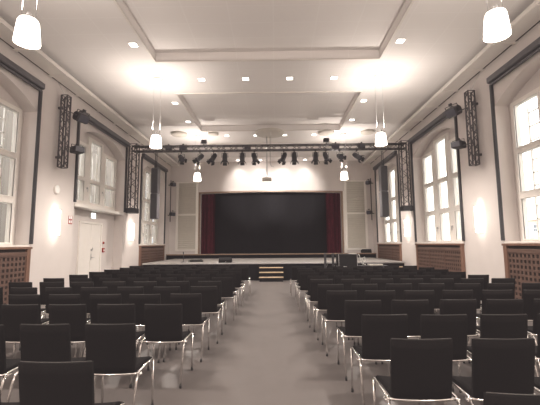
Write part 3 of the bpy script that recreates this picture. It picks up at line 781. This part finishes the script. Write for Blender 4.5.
# ------------------------------------------------------------------ chairs
SW = .204; ZS = .435
def back_point(u, v):                                     # u -1..1 across, v 0..1 up
    x = u*(SW+.004*v); z = .425+.405*v
    y =   .005-.05*v-.010*math.sin(v*math.pi*.5) - .028*(1-u*u)
    return Vector((x,y,z))
def make_chair(detail):
    c = empty('stacking_chair', (0,0,0))
    # upholstered seat pad
    m = MB(); nx, ny = 8, 7; T = []
    for j in range(ny+1):
        for i in range(nx+1):
            u = -1+2*i/nx; v = j/ny
            x = u*.205; y = -.005+.405*v
            z = .462 - .012*(1-u*u) - (.028*((v-.8)/.2)**2 if v > .8 else 0) + .012*(1-v)*0
            T.append((x,y,z))
    n0 = len(m.v); m.v += T + [(x,y,z-.030) for x,y,z in T]; K = (nx+1)*(ny+1)
    for j in range(ny):
        for i in range(nx):
            a = j*(nx+1)+i; q = (a,a+1,a+nx+2,a+nx+1)
            m.f.append(q); m.sm.append(True); m.f.append(tuple(K+i_ for i_ in q[::-1])); m.sm.append(True)
    ring = [i for i in range(nx+1)]+[j*(nx+1)+nx for j in range(1,ny+1)]+[ny*(nx+1)+i for i in range(nx-1,-1,-1)]+[j*(nx+1) for j in range(ny-1,0,-1)]
    for a, b in zip(ring, ring[1:]+ring[:1]): m.f.append((a,K+a,K+b,b)); m.sm.append(False)
    m.build('seat', M['black_fabric'], c)
    # curved backrest shell
    m = MB(); nu, nv = 10, 6; T = []; Bk = []
    for j in range(nv+1):
        for i in range(nu+1):
            p = back_point(-1+2*i/nu, j/nv); T.append(tuple(p+Vector((0,.011,0)))); Bk.append(tuple(p-Vector((0,.011,0))))
    m.v = T+Bk; K = len(T)
    for j in range(nv):
        for i in range(nu):
            a = j*(nu+1)+i; q = (a,a+1,a+nu+2,a+nu+1)
            m.f.append(q[::-1]); m.sm.append(True); m.f.append(tuple(K+t for t in q)); m.sm.append(True)
    ring = [i for i in range(nu+1)]+[j*(nu+1)+nu for j in range(1,nv+1)]+[nv*(nu+1)+i for i in range(nu-1,-1,-1)]+[j*(nu+1) for j in range(nv-1,0,-1)]
    for a, b in zip(ring, ring[1:]+ring[:1]): m.f.append((a,b,K+b,K+a)); m.sm.append(False)
    bk = m.build('backrest', M['black_fabric'], c)
    if detail:
        m = MB(); m.tube([back_point(-.97+1.94*i/10, 1)+Vector((0,0,.004)) for i in range(11)], .0032, 5); m.build('top_piping', M['chair_shell'], bk)
    # chrome frame: side rails, cross bar under the back, front bar
    m = MB(); n = 8 if detail else 5; R_ = .011
    for s in (-1,1):
        x = s*.230
        m.tube([(x,-.035,.425),(x,.0,.437),(x,.315,.447),(x,.345,.443),(x,.362,.425)], R_, n)
    m.tube([(-.230,-.02,.428)]+[(back_point(u,0).x, back_point(u,0).y-.018, .423) for u in (-.85,-.5,0,.5,.85)]+[(.230,-.02,.428)], R_, n)
    m.tube([(-.230,.20,.426),(.230,.20,.426)], R_*.8, n)
    m.build('frame', M['chrome'], c)
    for s in (-1,1):
        x = s*.230
        for pts in ([(x,.362,.425),(x+s*.002,.368,.012)], [(x,-.035,.425),(x+s*.004,-.06,.38),(x+s*.008,-.180,.012)]):
            m = MB(); m.tube(pts, R_, n); lg = m.build('leg', M['chrome'], c)
            if detail:
                p = pts[-1]; k = MB(); k.tube([(p[0],p[1],.0),(p[0],p[1],.030)], .0128, 8); k.build('foot_cap', M['rubber'], lg)
    if detail:
        for s in (-1,1):
            m = MB(); a, b = sorted((s*.238,s*.256)); m.bbox(a,b,-.03,.02,.405,.432,b=.006); m.build('linking_clip', M['chrome'], c)
    return c
protos = {True: make_chair(True), False: make_chair(False)}
fresh = {True: True, False: True}
# camera (also used to leave out chairs wholly outside the frame)
F_PX = 370.0
cam_d = bpy.data.cameras.new('camera'); cam = bpy.data.objects.new('camera', cam_d); COL.objects.link(cam)
cam_d.sensor_fit = 'HORIZONTAL'; cam_d.sensor_width = 36.0; cam_d.lens = 36.0*F_PX/540.0; cam_d.clip_start = .05; cam_d.clip_end = 300
pit, yw, rl = math.atan(41.5/F_PX), math.atan(5.0/F_PX), math.radians(.42)
Fv = Vector((-math.sin(yw)*math.cos(pit), math.cos(yw)*math.cos(pit), math.sin(pit)))
Rv = Fv.cross(Vector((0,0,1))).normalized(); Uv = Rv.cross(Fv)
R2 = math.cos(rl)*Rv-math.sin(rl)*Uv; U2 = math.cos(rl)*Uv+math.sin(rl)*Rv
mw = Matrix((R2, U2, -Fv)).transposed().to_4x4(); mw.translation = (0,0,1.48)
cam.matrix_world = mw; SC.camera = cam
def seen(x, y):
    for dx in (-.25,.25):
        for dy in (-.15,.36):
            for z in (0,.42,.83):
                q = Vector((x+dx,y+dy,z))-Vector((0,0,1.48)); zz = q.dot(Fv)
                if zz > .3 and abs(q.dot(R2)/zz) < 270/F_PX and abs(q.dot(U2)/zz) < 202/F_PX: return True
    return False
NUM = ['first','second','third','fourth','fifth','sixth','seventh','eighth','ninth','tenth','eleventh','twelfth']
DOOR_ROWS = [(2.155,-1.03,.54),(3.11,-1.17,.54),(4.15,-1.02,.54),(4.98,-.985,.54)]+[(5.83+.83*k,-.92+.016*k+(.0,-.07,.03,-.04)[k%4],.562+(.0,.006,.008,-.004,.004)[k%5]-.003*k) for k in range(8)]
WIN_ROWS = [(1.69,.91,.53),(2.60,.795,.54),(3.46,.78,.535),(4.35,.80,.54),(5.2,.695,.535),(6.05,.68,.54)]+[(6.88+.80*k,.645-.03*k+(.0,.05,-.03)[k%3],.545+(.0,-.006,.006,.003)[k%4]) for k in range(6)]
def row(side, k):
    s = -1 if side == 'door' else 1
    ytop, edge, pitch = (DOOR_ROWS if side == 'door' else WIN_ROWS)[k]
    for j in range(7):
        x = edge+s*(.205+pitch*j)+random.uniform(-.012,.012); y = ytop+.065+random.uniform(-.02,.02)
        if not seen(x, y): continue
        det = y < 7.5
        if fresh[det]: c = protos[det]; fresh[det] = False
        else: c = dup(protos[det])
        c.location = (x,y,0); c.rotation_euler = (0,0,random.uniform(-.012,.012))
        nm = 'on the door side' if side == 'door' else 'on the bright window side'
        seat = 'aisle seat' if j == 0 else ('wall-end seat' if j == 6 else NUM[j]+' seat from aisle')
        tag(c, 'black chrome-legged chair %s, %s row from camera, %s' % (nm, NUM[k], seat), 'chair', 'black chairs in rows on the %s' % ('door side' if side == 'door' else 'bright window side'))
for k in range(12): row('door', k)
for k in range(12): row('window', k)

# ------------------------------------------------------------------ outside
gr = MB(); gr.quad((-60,-30,-.6),(-6.7,-30,-.6),(-6.7,60,-.6),(-60,60,-.6)); gr.quad((6.2,-30,-.6),(60,-30,-.6),(60,60,-.6),(6.2,60,-.6)); tag(gr.build('ground', M['ground']), kind='structure')
def outside_house(x, s, y0, y1, h, mt, label, roof):
    b = empty('neighbour_house', (x,(y0+y1)/2,-.6), 0, label, 'house')
    L = (y1-y0)/2; xa, xb = sorted((0, -s*6)); boxpart('wall', mt, b, xa,xb,-L,L,0,h)
    n = int(2*L/2.6)
    for i in range(n):
        for j in range(int((h-.8)/3.1)):
            y = -L+1.3+2.6*i; z = 1.3+3.1*j; xa, xb = sorted((0, s*.05)); w = boxpart('window', M['white'], b, xa,xb,y-.55,y+.55,z,z+1.7)
            xa, xb = sorted((s*.05, s*.06)); m = MB()
            for u in (-.5,.03):
                for v in (.06,.9): m.box(xa,xb,y+u,y+u+.46,z+v,z+v+.74)
            m.build('pane', M['dark_glass'], w)
    m = MB(); xa, xb = sorted((s*.35,-s*6.3)); m.box(xa,xb,-L-.2,L+.2,h,h+.25); m.build('roof', M['wood_brown'], b)
outside_house(-15, 1, -6, 60, 22, M['facade'], 'grey house with many windows seen through the door wall windows', None)
outside_house(60, -1, -6, 90, 7.0, M['facade_pale'], 'pale cream low house seen through the bright tall windows', None)

w = bpy.data.worlds.new('daylight'); SC.world = w; w.use_nodes = True
bg = w.node_tree.nodes['Background']; bg.inputs['Color'].default_value = (1,.985,.965,1); bg.inputs['Strength'].default_value = 2.4

# ------------------------------------------------------------------ extra lamps (truss spot beams and unseen added lights)
def spot(loc, target, e, size, col=(1,.93,.86), blend=.8):
    l = bpy.data.lights.new('truss_beam', 'SPOT'); l.energy = e; l.spot_size = math.radians(size); l.spot_blend = blend; l.color = col; l.shadow_soft_size = .06
    o = bpy.data.objects.new('truss_beam', l); COL.objects.link(o); o.location = loc
    o.rotation_euler = (Vector(target)-Vector(loc)).to_track_quat('-Z','Y').to_euler()
spot((-.84,TY+.35,4.85), (-1.1,YS,4.48), 950, 40); spot((.83,TY+.35,4.85), (1.0,YS,4.48), 950, 40)
for x in (-3.33, 2.97):                                     # bare point lights added for an unseen pendant pair behind the viewer
    l = bpy.data.lights.new('pendant_light', 'POINT'); l.energy = 170; l.color = (1,.90,.81); l.shadow_soft_size = .17
    o = bpy.data.objects.new('pendant_light', l); COL.objects.link(o); o.location = (x,-.3,4.2)

SC.view_settings.view_transform = 'Standard'; SC.view_settings.look = 'None'
SC.view_settings.exposure = 0.76; SC.view_settings.gamma = 1.0
SC.view_settings.use_curve_mapping = True
cm = SC.view_settings.curve_mapping; cm.black_level = (-.0105,-.0088,-.0090); cm.update()
SC.cycles.use_denoising = True
SC.cycles.max_bounces = 7; SC.cycles.diffuse_bounces = 4; SC.cycles.transparent_max_bounces = 12
